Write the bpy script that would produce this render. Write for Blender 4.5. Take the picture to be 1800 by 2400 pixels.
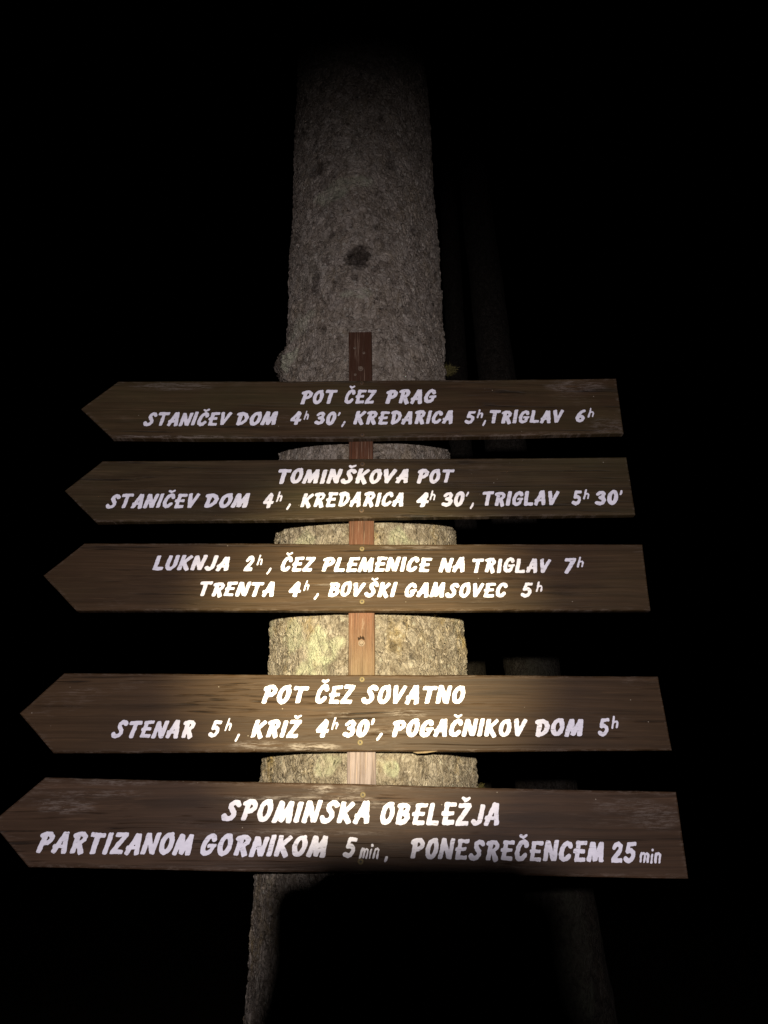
import bpy, bmesh, math, random
import numpy as np
from mathutils import Vector, Matrix

scene = bpy.context.scene
for o in list(bpy.data.objects):
    bpy.data.objects.remove(o, do_unlink=True)
COL = scene.collection
R = math.radians

# ------------------------------------------------------------------ camera
EYE = 1.55
cam_data = bpy.data.cameras.new("camera")
cam = bpy.data.objects.new("camera", cam_data)
COL.objects.link(cam)
cam.location = (0, -1.2, EYE)
cam.rotation_euler = (R(90 + 22.5), 0, 0)
cam_data.sensor_fit = 'VERTICAL'
cam_data.sensor_height = 36
cam_data.lens = 24.96
cam_data.clip_start = 0.01
cam_data.clip_end = 300
scene.camera = cam

# ------------------------------------------------------------------ night sky
world = bpy.data.worlds.new("World")
scene.world = world
world.use_nodes = True
wn = world.node_tree
bg = wn.nodes["Background"]
sky = wn.nodes.new("ShaderNodeTexSky")
sky.sky_type = 'NISHITA'
sky.sun_disc = False
sky.sun_elevation = R(-14)
sky.sun_rotation = R(200)
wn.links.new(sky.outputs[0], bg.inputs[0])
bg.inputs[1].default_value = 0.002

# ------------------------------------------------------------------ the hiker's headlamp beam
LAMP = Vector((-0.02, -1.55, EYE + 0.064))


def beam(name, power, color, size, blend, radius, target):
    l = bpy.data.lights.new(name, 'SPOT')
    l.energy = power
    l.color = color
    l.spot_size = R(size)
    l.spot_blend = blend
    l.shadow_soft_size = radius
    o = bpy.data.objects.new(name, l)
    COL.objects.link(o)
    o.location = LAMP
    d = Vector(target) - LAMP
    o.rotation_euler = d.to_track_quat('-Z', 'Y').to_euler()
    return o


AIM = (-0.035, 0.0, 1.80)
beam("headlamp_flood_beam", 89, (1.0, 0.915, 0.965), 84, 0.72, 0.010, AIM)
beam("headlamp_mid_beam", 20, (1.0, 0.89, 0.72), 52, 1.0, 0.010, AIM)
beam("headlamp_hot_beam", 440, (1.0, 0.86, 0.48), 26.5, 1.0, 0.010, AIM)

scene.view_settings.view_transform = 'Standard'
scene.view_settings.look = 'None'
scene.view_settings.exposure = 0
scene.view_settings.gamma = 1
scene.view_settings.use_curve_mapping = False


# ------------------------------------------------------------------ helpers
def tag(o, label=None, cat=None, group=None, kind=None):
    if label: o["label"] = label
    if cat: o["category"] = cat
    if group: o["group"] = group
    if kind: o["kind"] = kind
    return o


def empty(name, loc=(0, 0, 0)):
    o = bpy.data.objects.new(name, None)
    o.empty_display_size = 0.1
    o.location = loc
    COL.objects.link(o)
    return o


def link_mesh(name, me, mat, parent=None, loc=(0, 0, 0), smooth=False):
    o = bpy.data.objects.new(name, me)
    me.name = name
    if mat: me.materials.append(mat)
    if smooth:
        me.polygons.foreach_set("use_smooth", [True] * len(me.polygons))
    COL.objects.link(o)
    o.location = loc
    if parent: o.parent = parent
    return o


def from_bm(name, bm, mat, parent=None, loc=(0, 0, 0), smooth=False):
    me = bpy.data.meshes.new(name)
    bm.to_mesh(me)
    bm.free()
    return link_mesh(name, me, mat, parent, loc, smooth)


# numpy gradient-ish value noise ------------------------------------------------
def _hash(ix, iy, iz, seed):
    h = (ix.astype(np.int64) * 374761393 + iy.astype(np.int64) * 668265263 + iz.astype(np.int64) * 2147483647 + seed * 974634777) & 0xffffffff
    h = ((h ^ (h >> 13)) * 1274126177) & 0xffffffff
    h = (h ^ (h >> 16)) & 0xffffffff
    return h / 4294967295.0


def vnoise(x, y, z, seed=0):
    xi, yi, zi = np.floor(x), np.floor(y), np.floor(z)
    fx, fy, fz = x - xi, y - yi, z - zi
    fx = fx * fx * (3 - 2 * fx); fy = fy * fy * (3 - 2 * fy); fz = fz * fz * (3 - 2 * fz)
    r = 0
    for dx in (0, 1):
        for dy in (0, 1):
            for dz in (0, 1):
                w = (fx if dx else 1 - fx) * (fy if dy else 1 - fy) * (fz if dz else 1 - fz)
                r = r + w * _hash(xi + dx, yi + dy, zi + dz, seed)
    return r * 2 - 1


# ------------------------------------------------------------------ materials
class NT:
    """small wrapper to write node trees briefly"""
    def __init__(self, name):
        self.m = bpy.data.materials.new(name)
        self.m.use_nodes = True
        self.t = self.m.node_tree
        self.bsdf = self.t.nodes["Principled BSDF"]
        self.out = self.t.nodes["Material Output"]

    def n(self, kind, **kw):
        nd = self.t.nodes.new(kind)
        for k, v in kw.items():
            setattr(nd, k, v)
        return nd

    def put(self, sock, v):
        if isinstance(v, bpy.types.NodeSocket):
            self.t.links.new(v, sock)
        else:
            if isinstance(v, tuple) and len(v) == 3 and sock.type == 'RGBA': v = v + (1,)
            sock.default_value = v

    def math(self, op, a, b=0.0, c=0.0, clamp=False):
        nd = self.n("ShaderNodeMath", operation=op, use_clamp=clamp)
        for i, v in enumerate((a, b, c)): self.put(nd.inputs[i], v)
        return nd.outputs[0]

    def mix(self, f, a, b, blend='MIX'):
        nd = self.n("ShaderNodeMix", data_type='RGBA', blend_type=blend)
        self.put(nd.inputs[0], f); self.put(nd.inputs[6], a); self.put(nd.inputs[7], b)
        return nd.outputs[2]

    def ramp(self, f, stops):
        nd = self.n("ShaderNodeValToRGB")
        els = nd.color_ramp.elements
        while len(els) < len(stops): els.new(0.5)
        for e, (p, c) in zip(els, stops):
            e.position = p
            e.color = (c, c, c, 1) if isinstance(c, (int, float)) else tuple(c) + (1,)
        self.put(nd.inputs[0], f)
        return nd.outputs[0]

    def coords(self, scale=(1, 1, 1), off=(0, 0, 0), rand=True):
        tc = self.n("ShaderNodeTexCoord")
        mp = self.n("ShaderNodeMapping")
        self.put(mp.inputs[0], tc.outputs["Object"])
        mp.inputs[3].default_value = scale
        mp.inputs[1].default_value = off
        return mp.outputs[0]

    def noise(self, vec, scale, detail=4, rough=0.55, dist=0.0):
        nd = self.n("ShaderNodeTexNoise")
        self.put(nd.inputs["Vector"], vec)
        nd.inputs["Scale"].default_value = scale
        nd.inputs["Detail"].default_value = detail
        nd.inputs["Roughness"].default_value = rough
        nd.inputs["Distortion"].default_value = dist
        return nd.outputs[0]

    def voro(self, vec, scale, feature='F1', out=0, rnd=1.0):
        nd = self.n("ShaderNodeTexVoronoi", feature=feature)
        self.put(nd.inputs["Vector"], vec)
        nd.inputs["Scale"].default_value = scale
        nd.inputs["Randomness"].default_value = rnd
        return nd.outputs[out]

    def sep(self, vec):
        nd = self.n("ShaderNodeSeparateXYZ")
        self.put(nd.inputs[0], vec)
        return nd.outputs

    def add_vec(self, a, b, k):
        s = self.n("ShaderNodeVectorMath", operation='SCALE')
        self.put(s.inputs[0], b); s.inputs[3].default_value = k
        ad = self.n("ShaderNodeVectorMath", operation='ADD')
        self.put(ad.inputs[0], a); self.put(ad.inputs[1], s.outputs[0])
        return ad.outputs[0]

    def bump(self, h, dist, strength=1.0, prev=None):
        nd = self.n("ShaderNodeBump")
        nd.inputs["Strength"].default_value = strength
        nd.inputs["Distance"].default_value = dist
        self.put(nd.inputs["Height"], h)
        if prev is not None: self.put(nd.inputs["Normal"], prev)
        return nd.outputs[0]

    def final(self, color, rough, spec=0.3, normal=None, metal=0.0):
        b = self.bsdf
        self.put(b.inputs["Base Color"], color)
        self.put(b.inputs["Roughness"], rough)
        b.inputs["Specular IOR Level"].default_value = spec
        b.inputs["Metallic"].default_value = metal
        if normal is not None: self.put(b.inputs["Normal"], normal)
        return self.m


def bark_material(name, seed, lichen=1.0, disp=True, tone=1.0):
    t = NT(name)
    v = t.coords((1, 1, 0.72), (seed * 3.1, seed * 1.7, seed * 2.3))
    warp = t.n("ShaderNodeTexNoise"); t.put(warp.inputs["Vector"], v)
    warp.inputs["Scale"].default_value = 16; warp.inputs["Detail"].default_value = 4
    vw = t.add_vec(v, warp.outputs["Color"], 0.055)
    edge = t.voro(vw, 62, 'DISTANCE_TO_EDGE')
    cellc = t.voro(vw, 62, 'F1', 1)
    cell = t.n("ShaderNodeSeparateColor"); t.put(cell.inputs[0], cellc)
    plate = t.math('MULTIPLY', t.ramp(edge, [(0.0, 0.0), (0.14, 0.55), (0.4, 1.0)]), t.math('MULTIPLY_ADD', cell.outputs[0], 0.7, 0.3))
    v2 = t.add_vec(t.coords((1, 1, 0.8), (seed, 0, 5)), warp.outputs["Color"], 0.07)
    edge2 = t.voro(v2, 125, 'DISTANCE_TO_EDGE')
    cell2c = t.voro(v2, 125, 'F1', 1)
    cell2 = t.n("ShaderNodeSeparateColor"); t.put(cell2.inputs[0], cell2c)
    fine = t.noise(v, 230, 6, 0.7)
    coarse = t.noise(v, 24, 6, 0.65)
    ridge = t.noise(t.coords((1, 1, 0.42), (seed * 2, 3, 1)), 84, 6, 0.65, 1.8)
    h = t.math('ADD', t.math('MULTIPLY', plate, 0.62), t.math('MULTIPLY', t.math('MULTIPLY', t.ramp(edge2, [(0, 0), (0.2, 1)]), cell2.outputs[0]), 0.34))
    h = t.math('ADD', h, t.math('MULTIPLY', fine, 0.38))
    h = t.math('ADD', h, t.math('MULTIPLY', coarse, 0.45))
    h = t.math('ADD', h, t.math('MULTIPLY', ridge, 0.8))
    # colour: grey brown plates, rusty furrows, pale crusty lichen, ochre algae
    c = t.mix(t.ramp(fine, [(0.36, 0), (0.62, 1)]), (0.125, 0.104, 0.080), (0.235, 0.203, 0.165))
    c = t.mix(t.math('MULTIPLY', t.ramp(cell2.outputs[1], [(0.55, 0), (1.0, 0.4)]), t.ramp(edge2, [(0.03, 0), (0.14, 1)])), c, (0.40, 0.36, 0.31))
    c = t.mix(t.math('MULTIPLY', t.ramp(cell2.outputs[2], [(0.72, 0), (0.82, 0.5)]), t.ramp(coarse, [(0.40, 1), (0.58, 0.15)])), c, (0.062, 0.048, 0.037))
    c = t.mix(t.ramp(ridge, [(0.34, 0.7), (0.48, 0.0)]), c, (0.060, 0.042, 0.027))
    c = t.mix(t.math('MULTIPLY', t.ramp(edge, [(0.0, 0.4), (0.05, 0.0)]), t.ramp(coarse, [(0.4, 1), (0.6, 0.2)])), c, (0.050, 0.033, 0.022))
    c = t.mix(t.ramp(t.noise(v, 48, 6, 0.72), [(0.36, 0.6), (0.50, 0.0)]), c, (0.060, 0.047, 0.037))
    c = t.mix(t.ramp(t.noise(v, 85, 4, 0.7), [(0.55, 0.0), (0.68, 0.5)]), c, (0.33, 0.29, 0.25))
    big = t.noise(v, 7.5, 4, 0.6)
    pos = t.sep(t.coords())[2]
    low = t.ramp(t.math('DIVIDE', t.math('SUBTRACT', pos, 1.4), 1.0), [(0.0, 1.0), (0.55, 1.0), (0.75, 0.22)])
    c = t.mix(t.math('MULTIPLY', t.math('MULTIPLY', t.ramp(t.noise(v, 13, 5, 0.65), [(0.52, 0), (0.66, 0.62 * lichen)]), low), t.ramp(coarse, [(0.38, 0.2), (0.6, 1)])), c, (0.225, 0.155, 0.045))
    c = t.mix(t.math('MULTIPLY', t.ramp(big, [(0.60, 0), (0.70, 0.4 * lichen)]), low), c, (0.26, 0.27, 0.20))
    speck = t.voro(t.coords((1, 1, 0.9), (seed, 9, 2)), 60, 'F1', 0)
    c = t.mix(t.ramp(speck, [(0.12, 0.6 * lichen), (0.26, 0.0)]), c, (0.30, 0.29, 0.25))
    c = t.mix(t.ramp(cell.outputs[1], [(0.0, 0.34), (0.5, 0.0)]), c, (0.085, 0.068, 0.053))
    c = t.mix(t.ramp(cell.outputs[2], [(0.55, 0.0), (1.0, 0.34)]), c, (0.34, 0.305, 0.265))
    pit = t.noise(t.coords((1, 1, 0.8), (seed, 4, 8)), 70, 3, 0.6)
    c = t.mix(t.ramp(pit, [(0.30, 0.85), (0.38, 0.0)]), c, (0.045, 0.034, 0.026))
    fleck = t.noise(t.coords((1, 1, 1.1), (seed, 6, 3)), 105, 3, 0.65)
    c = t.mix(t.ramp(fleck, [(0.62, 0.0), (0.70, 0.5)]), c, (0.40, 0.36, 0.32))
    at = t.n("ShaderNodeAttribute", attribute_name="scar")
    c = t.mix(t.math('MULTIPLY', at.outputs["Fac"], t.ramp(t.noise(v, 120, 4, 0.7), [(0.35, 1.0), (0.68, 0.62)])), c, (0.016, 0.011, 0.008))
    al = t.n("ShaderNodeAttribute", attribute_name="lichen")
    lic = t.math('MULTIPLY', al.outputs["Fac"], t.ramp(t.noise(v, 60, 4, 0.6), [(0.36, 0.2), (0.58, 0.95)]))
    c = t.mix(lic, c, (0.30, 0.31, 0.225))
    nrm = t.bump(t.noise(v, 420, 4, 0.6), 0.002, 0.7)
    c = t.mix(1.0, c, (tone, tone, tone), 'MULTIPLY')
    m = t.final(c, 0.92, 0.12, nrm)
    d = t.n("ShaderNodeDisplacement")
    d.inputs["Midlevel"].default_value = 1.22
    d.inputs["Scale"].default_value = 0.0078
    t.put(d.inputs["Height"], h)
    t.t.links.new(d.outputs[0], t.out.inputs["Displacement"])
    m.displacement_method = 'BOTH' if disp else 'BUMP'
    return m


def wood_material(name, seed, tint, wear=0.5, green=0.0, rough=0.42, grey_ends=0.0):
    """dark stained softwood: long grain, cracks, worn pale streaks, painted glints"""
    t = NT(name)
    o = (seed * 7.3, seed * 1.9, seed * 4.7)
    lowwarp = t.n("ShaderNodeTexNoise"); t.put(lowwarp.inputs["Vector"], t.coords((2.2, 1, 5), o))
    lowwarp.inputs["Scale"].default_value = 1.0; lowwarp.inputs["Detail"].default_value = 3
    def gc(sx, sz, k):
        k *= 0.5
        return t.add_vec(t.coords((sx, 1, sz), o), lowwarp.outputs["Color"], k)
    grain = t.noise(gc(2.0, 120, 5.0), 1.0, 5, 0.68)
    hair = t.noise(gc(6, 250, 10.0), 1.0, 3, 0.6)
    rings = t.n("ShaderNodeTexWave", wave_type='BANDS', bands_direction='Z', wave_profile='SAW')
    t.put(rings.inputs["Vector"], gc(0.9, 17, 2.4))
    rings.inputs["Scale"].default_value = 1.25; rings.inputs["Distortion"].default_value = 1.6
    rings.inputs["Detail"].default_value = 3; rings.inputs["Detail Scale"].default_value = 0.9
    blot = t.noise(t.coords((3, 1, 9), o), 1.6, 4, 0.6)
    dark = tuple(x * 0.64 for x in tint)
    lite = tuple(min(1, x * 1.45) for x in tint)
    c = t.mix(t.ramp(grain, [(0.30, 0), (0.68, 1)]), dark, lite)
    c = t.mix(t.math('MULTIPLY', rings.outputs[1], 0.32), c, tuple(x * 0.62 for x in tint))
    c = t.mix(t.ramp(blot, [(0.34, 0.40), (0.56, 0.0)]), c, tuple(x * y for x, y in zip(tint, (0.50, 0.50, 0.52))))
    c = t.mix(t.ramp(hair, [(0.60, 0.0), (0.74, 0.45)]), c, tuple(min(1, x * 2.2) for x in tint))
    crack = t.ramp(t.noise(gc(4.5, 210, 8.0), 1.0, 3, 0.5), [(0.30, 1.0), (0.40, 0.0)])
    crackmask = t.ramp(t.noise(t.coords((5, 1, 14), (o[2], 1, o[0])), 1.0, 3, 0.5), [(0.42, 0), (0.56, 1)])
    crk = t.math('MULTIPLY', crack, crackmask)
    c = t.mix(t.math('MULTIPLY', crk, 0.85), c, (0.010, 0.007, 0.005))
    if green > 0:
        g = t.noise(t.coords((2.5, 1, 8), (o[1], 2, o[2])), 1.3, 4, 0.6)
        c = t.mix(t.ramp(g, [(0.42, 0.0), (0.70, green)]), c, (0.055, 0.055, 0.022))
    # worn, dusty streaks following the grain
    m1 = t.ramp(t.noise(t.coords((4, 1, 16), (o[2], 4, o[1])), 1.0, 4, 0.65), [(0.56, 0.0), (0.72, wear)])
    st = t.ramp(t.noise(gc(30, 300, 9.0), 1.0, 5, 0.8), [(0.50, 0.0), (0.62, 1.0)])
    w = t.math('MULTIPLY', m1, st)
    we = t.n("ShaderNodeAttribute", attribute_name="edge_wear")
    stw = t.ramp(t.noise(gc(45, 260, 7.0), 1.0, 5, 0.8), [(0.50, 0.0), (0.62, 1.0)])
    w = t.math('MAXIMUM', w, t.math('MULTIPLY', we.outputs["Fac"], stw))
    c = t.mix(w, c, (0.13, 0.10, 0.08))
    ru = t.n("ShaderNodeAttribute", attribute_name="rubbed_glint")
    rb = t.math('MULTIPLY', ru.outputs["Fac"], t.ramp(t.noise(gc(38, 330, 8.0), 1.0, 5, 0.82), [(0.47, 0.0), (0.60, 1.0)]))
    c = t.mix(rb, c, (0.20, 0.17, 0.15))  # pale colour for worn stain and for the painted glints
    sm = t.n("ShaderNodeAttribute", attribute_name="smudge")
    c = t.mix(t.math('MULTIPLY', sm.outputs["Fac"], t.ramp(t.noise(gc(12, 70, 6.0), 1.0, 4, 0.6), [(0.36, 0.15), (0.56, 1.0)])), c, tuple(x * 0.32 for x in tint))
    dot = t.voro(t.coords((1, 1, 1), (o[0], 0, o[1])), 55, 'F1', 0)
    dotm = t.ramp(t.noise(t.coords((1, 1, 1), o), 12, 2, 0.5), [(0.55, 0), (0.6, 1)])
    c = t.mix(t.math('MULTIPLY', t.ramp(dot, [(0.035, 0.8), (0.06, 0.0)]), dotm), c, (0.26, 0.22, 0.17))
    hgt = t.math('ADD', t.math('MULTIPLY', grain, 0.7), t.math('MULTIPLY', hair, 0.5))
    hgt = t.math('SUBTRACT', hgt, t.math('MULTIPLY', crk, 0.8))
    nrm = t.bump(hgt, 0.0016, 0.75)
    r = t.math('MULTIPLY_ADD', grain, 0.22, rough + 0.02)
    return t.final(c, r, 0.11, nrm)


def paint_material(name):
    t = NT(name)
    fine = t.noise(t.coords((70, 1, 360)), 1.0, 4, 0.7)
    mask = t.noise(t.coords((6, 1, 26)), 1.0, 3, 0.6)
    brush = t.noise(t.coords((60, 1, 90)), 1.0, 4, 0.6)
    base = t.mix(t.ramp(brush, [(0.3, 0), (0.7, 1)]), (0.53, 0.52, 0.59), (0.65, 0.64, 0.72))
    cr = t.math('MULTIPLY', t.ramp(fine, [(0.58, 0.0), (0.66, 0.8)]), t.ramp(mask, [(0.40, 0.0), (0.58, 1.0)]))
    c = t.mix(cr, base, (0.105, 0.080, 0.062))
    spot = t.noise(t.coords((1, 1, 1.4)), 150, 4, 0.65)
    c = t.mix(t.ramp(spot, [(0.64, 0), (0.72, 0.35)]), c, (0.36, 0.33, 0.33))
    nrm = t.bump(t.math('SUBTRACT', brush, cr), 0.0008, 0.5)
    return t.final(c, 0.55, 0.25, nrm)


def plain(name, col, rough, metal=0.0, spec=0.4, nscale=90, var=0.25):
    t = NT(name)
    n = t.noise(t.coords(), nscale, 4, 0.6)
    c = t.mix(t.ramp(n, [(0.3, 0), (0.7, 1)]), tuple(x * (1 - var) for x in col), tuple(min(1, x * (1 + var)) for x in col))
    return t.final(c, rough, spec, t.bump(n, 0.0006, 0.4), metal)


M_PAINT = paint_material("white_sign_paint")
M_BRASS = plain("yellow_zinc", (0.125, 0.095, 0.045), 0.65, 0.1, 0.25, 300)
M_DARKSCREW = plain("stained_screw", (0.07, 0.042, 0.022), 0.5, 0.3, 0.4, 300)
M_STEEL = plain("grey_zinc", (0.13, 0.095, 0.07), 0.6, 0.3, 0.3, 300)
M_SLOT = plain("screw_recess", (0.012, 0.010, 0.008), 0.7)
M_MOSS = plain("moss", (0.060, 0.052, 0.018), 0.9, 0, 0.1, 200, 0.5)
M_GOUGE = plain("dark_gouge", (0.018, 0.010, 0.006), 0.9, 0, 0.1)

# ------------------------------------------------------------------ brush lettering
HW = 0.125
A_ = None


def arc(cx, cy, rx, ry, a0, a1, n=20):
    return [(cx + rx * math.cos(R(a0 + (a1 - a0) * i / n)), cy + ry * math.sin(R(a0 + (a1 - a0) * i / n))) for i in range(n + 1)]


def G(*strokes):
    return strokes


# every glyph: strokes of (points, half width), cap height 1, drawn upright, slanted later
C_PTS = [(.57, .74), (.52, .85), (.40, .895), (.27, .82), (.17, .62), (.14, .40), (.19, .19), (.31, .115), (.45, .14), (.55, .27)]
GLYPH = {
    'A': G(([(.11, .11), (.35, .87)], .125), ([(.57, .11), (.43, .87)], .125), ([(.07, .34), (.5, .34)], .09), ([(.33, .84), (.45, .84)], .11)),
    'B': G(([(.14, .12), (.14, .86)], .12), ([(.04, .86), (.34, .885), (.47, .80), (.47, .67), (.36, .55), (.2, .52)], .105), ([(.34, .53), (.50, .45), (.54, .31), (.47, .17), (.32, .11), (.14, .11)], .115)),
    'C': G((C_PTS, .12)),
    'D': G(([(.17, .13), (.17, .86)], .12), ([(.03, .84), (.26, .885), (.46, .80), (.57, .58), (.53, .34), (.40, .17), (.22, .10)], .115)),
    'E': G(([(.17, .12), (.19, .86)], .12), ([(.12, .875), (.55, .875)], .10), ([(.06, .50), (.49, .51)], .095), ([(.16, .115), (.55, .115)], .105)),
    'G': G((C_PTS[:-1] + [(.50, .2)], .12), ([(.40, .45), (.66, .47)], .085), ([(.58, .42), (.52, .2)], .10)),
    'I': G(([(.13, .12), (.13, .88)], .125)),
    'J': G(([(.43, .88), (.43, .36)], .12), ([(.43, .40), (.41, .24), (.32, .13), (.20, .12), (.10, .20)], .115)),
    'K': G(([(.14, .12), (.14, .88)], .125), ([(.56, .86), (.23, .47)], .115), ([(.25, .52), (.55, .07)], .125)),
    'L': G(([(.14, .13), (.14, .88)], .125), ([(.15, .12), (.53, .12)], .11)),
    'M': G(([(.12, .11), (.20, .87)], .125), ([(.23, .84), (.42, .16)], .12), ([(.42, .14), (.64, .86)], .12), ([(.66, .86), (.74, .11)], .13)),
    'N': G(([(.12, .12), (.14, .87)], .125), ([(.19, .84), (.50, .15)], .115), ([(.56, .13), (.60, .89)], .12)),
    'O': G((arc(.345, .50, .215, .385, 75, 440, 34) + [(.46, .90)], .12)),
    'P': G(([(.15, .12), (.18, .84)], .125), ([(.03, .80), (.20, .88), (.40, .87), (.53, .74), (.52, .60), (.40, .48), (.22, .44)], .115)),
    'R': G(([(.15, .12), (.18, .84)], .125), ([(.03, .82), (.20, .885), (.40, .87), (.52, .75), (.50, .62), (.38, .50), (.24, .46)], .11), ([(.32, .48), (.53, .08)], .13)),
    'S': G(([(.58, .78), (.50, .875), (.37, .89), (.25, .80), (.25, .67), (.34, .55), (.44, .43), (.47, .28), (.39, .15), (.25, .11), (.12, .14), (.06, .24)], .12)),
    'T': G(([(.05, .865), (.60, .865)], .11), ([(.33, .12), (.33, .84)], .125)),
    'U': G(([(.13, .88), (.13, .38)], .12), ([(.13, .42), (.15, .24), (.25, .12), (.38, .13), (.50, .26), (.54, .44)], .12), ([(.54, .40), (.54, .88)], .12)),
    'V': G(([(.09, .88), (.26, .14)], .125), ([(.28, .14), (.56, .88)], .12)),
    'Z': G(([(.12, .865), (.55, .865)], .105), ([(.52, .82), (.16, .18)], .12), ([(.10, .115), (.54, .115)], .11)),
    '0': G((arc(.32, .50, .19, .385, 90, 450, 34), .12)),
    '2': G(([(.12, .70), (.20, .84), (.34, .89), (.47, .80), (.47, .64), (.36, .45), (.14, .16)], .12), ([(.12, .115), (.53, .115)], .11)),
    '3': G(([(.13, .76), (.22, .87), (.36, .885), (.47, .77), (.43, .62), (.30, .53)], .11), ([(.28, .53), (.44, .48), (.53, .34), (.47, .18), (.32, .11), (.12, .19)], .12)),
    '4': G(([(.36, .88), (.09, .40)], .11), ([(.09, .35), (.56, .35)], .10), ([(.41, .78), (.39, .10)], .12)),
    '5': G(([(.54, .88), (.22, .88)], .10), ([(.21, .86), (.17, .56)], .11), ([(.17, .55), (.34, .58), (.48, .49), (.51, .33), (.42, .17), (.27, .11), (.09, .20)], .115)),
    '6': G(([(.48, .86), (.34, .80), (.21, .60), (.15, .36), (.20, .17), (.33, .11), (.46, .18), (.50, .33), (.41, .45), (.26, .43)], .115)),
    '7': G(([(.09, .865), (.54, .865)], .115), ([(.50, .82), (.24, .08)], .125)),
    'h': G(([(.06, .44), (.09, 1.02)], .052), ([(.07, .68), (.14, .76), (.25, .78), (.30, .70), (.29, .46)], .052)),
    'm': G(([(.06, .05), (.06, .46)], .05), ([(.06, .36), (.14, .46), (.22, .40), (.22, .05)], .048), ([(.22, .36), (.30, .46), (.38, .40), (.38, .05)], .048)),
    'i': G(([(.05, .05), (.05, .42)], .05), ([(.055, .62), (.055, .64)], .065)),
    'n': G(([(.06, .05), (.06, .46)], .05), ([(.06, .36), (.15, .46), (.25, .40), (.25, .05)], .05)),
    ',': G(([(.16, .17), (.10, .00), (.04, -.10)], .085)),
    '.': G(([(.08, .09), (.075, -.02)], .085), ([(.08, -.04), (.03, -.07)], .05)),
    "'": G(([(.12, .93), (.09, .72)], .062)),
}
CARON = (([(.20, 1.19), (.34, 1.105)], .062), ([(.34, 1.105), (.50, 1.20)], .062))
for base, acc in (('C', 'Č'), ('S', 'Š'), ('Z', 'Ž')):
    GLYPH[acc] = tuple(GLYPH[base]) + CARON
SHEAR = 0.235


def seg_sdf(X, Y, a, b, hw, blunt):
    ax, ay = a; bx, by = b
    dx, dy = bx - ax, by - ay
    L = math.hypot(dx, dy)
    ux, uy = (dx / L, dy / L) if L > 1e-6 else (0, 1)
    px, py = X - (ax + bx) / 2, Y - (ay + by) / 2
    u = np.abs(px * ux + py * uy); w = np.abs(-px * uy + py * ux)
    if blunt:
        rr = hw * 0.55
        qx = u - (L / 2 + hw * 0.86 - rr); qy = w - (hw - rr)
        return np.hypot(np.maximum(qx, 0), np.maximum(qy, 0)) + np.minimum(np.maximum(qx, qy), 0) - rr
    qx = np.maximum(u - L / 2, 0)
    return np.hypot(qx, w) - hw


def glyph_polys(ch, rng, step=1 / 42):
    """filled outline of one brush-drawn letter, as polygons in slanted glyph space"""
    st = GLYPH[ch]
    jit = lambda: rng.uniform(-0.014, 0.014)
    strokes = [([(x + jit(), y + jit()) for x, y in p] if len(p) == 2 else p, w * (rng.uniform(0.90, 0.98) if w > .07 else rng.uniform(.95, 1.1))) for p, w in st]
    x0 = min(x - w for p, w in strokes for x, y in p) - .08
    x1 = max(x + w for p, w in strokes for x, y in p) + .08
    y0 = min(y - w for p, w in strokes for x, y in p) - .08
    y1 = max(y + w for p, w in strokes for x, y in p) + .08
    nx, ny = int((x1 - x0) / step) + 2, int((y1 - y0) / step) + 2
    xs = x0 + np.arange(nx) * step; ys = y0 + np.arange(ny) * step
    X, Y = np.meshgrid(xs, ys)
    D = np.full(X.shape, 9.0)
    for p, w in strokes:
        if len(p) == 2:
            D = np.minimum(D, seg_sdf(X, Y, p[0], p[1], w, w > 0.07))
        else:
            for a, b in zip(p[:-1], p[1:]):
                D = np.minimum(D, seg_sdf(X, Y, a, b, w, False))
    s = rng.randrange(1 << 20)
    Z = np.zeros_like(X)
    D = D + 0.017 * vnoise(X * 6, Y * 6, Z, s) + 0.011 * vnoise(X * 15, Y * 15, Z, s + 1)
    polys = []
    sh = lambda x, y: (x + SHEAR * y, y)
    ins = D < 0
    for j in range(ny - 1):
        run = None
        for i in range(nx - 1):
            c = (ins[j, i], ins[j, i + 1], ins[j + 1, i + 1], ins[j + 1, i])
            k = sum(c)
            if k == 4:
                if run is None: run = i
                continue
            if run is not None:
                polys.append([sh(xs[run], ys[j]), sh(xs[i], ys[j]), sh(xs[i], ys[j + 1]), sh(xs[run], ys[j + 1])])
                run = None
            if k == 0: continue
            P = [(xs[i], ys[j]), (xs[i + 1], ys[j]), (xs[i + 1], ys[j + 1]), (xs[i], ys[j + 1])]
            V = (D[j, i], D[j, i + 1], D[j + 1, i + 1], D[j + 1, i])
            poly = []
            for q in range(4):
                r = (q + 1) % 4
                if c[q]: poly.append(sh(*P[q]))
                if c[q] != c[r]:
                    f = V[q] / (V[q] - V[r])
                    poly.append(sh(P[q][0] + (P[r][0] - P[q][0]) * f, P[q][1] + (P[r][1] - P[q][1]) * f))
            if len(poly) >= 3: polys.append(poly)
        if run is not None:
            i = nx - 1
            polys.append([sh(xs[run], ys[j]), sh(xs[i], ys[j]), sh(xs[i], ys[j + 1]), sh(xs[run], ys[j + 1])])
    bx = [p[0] - SHEAR * p[1] for q in polys for p in q]
    return polys, min(bx), max(bx)


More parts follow.
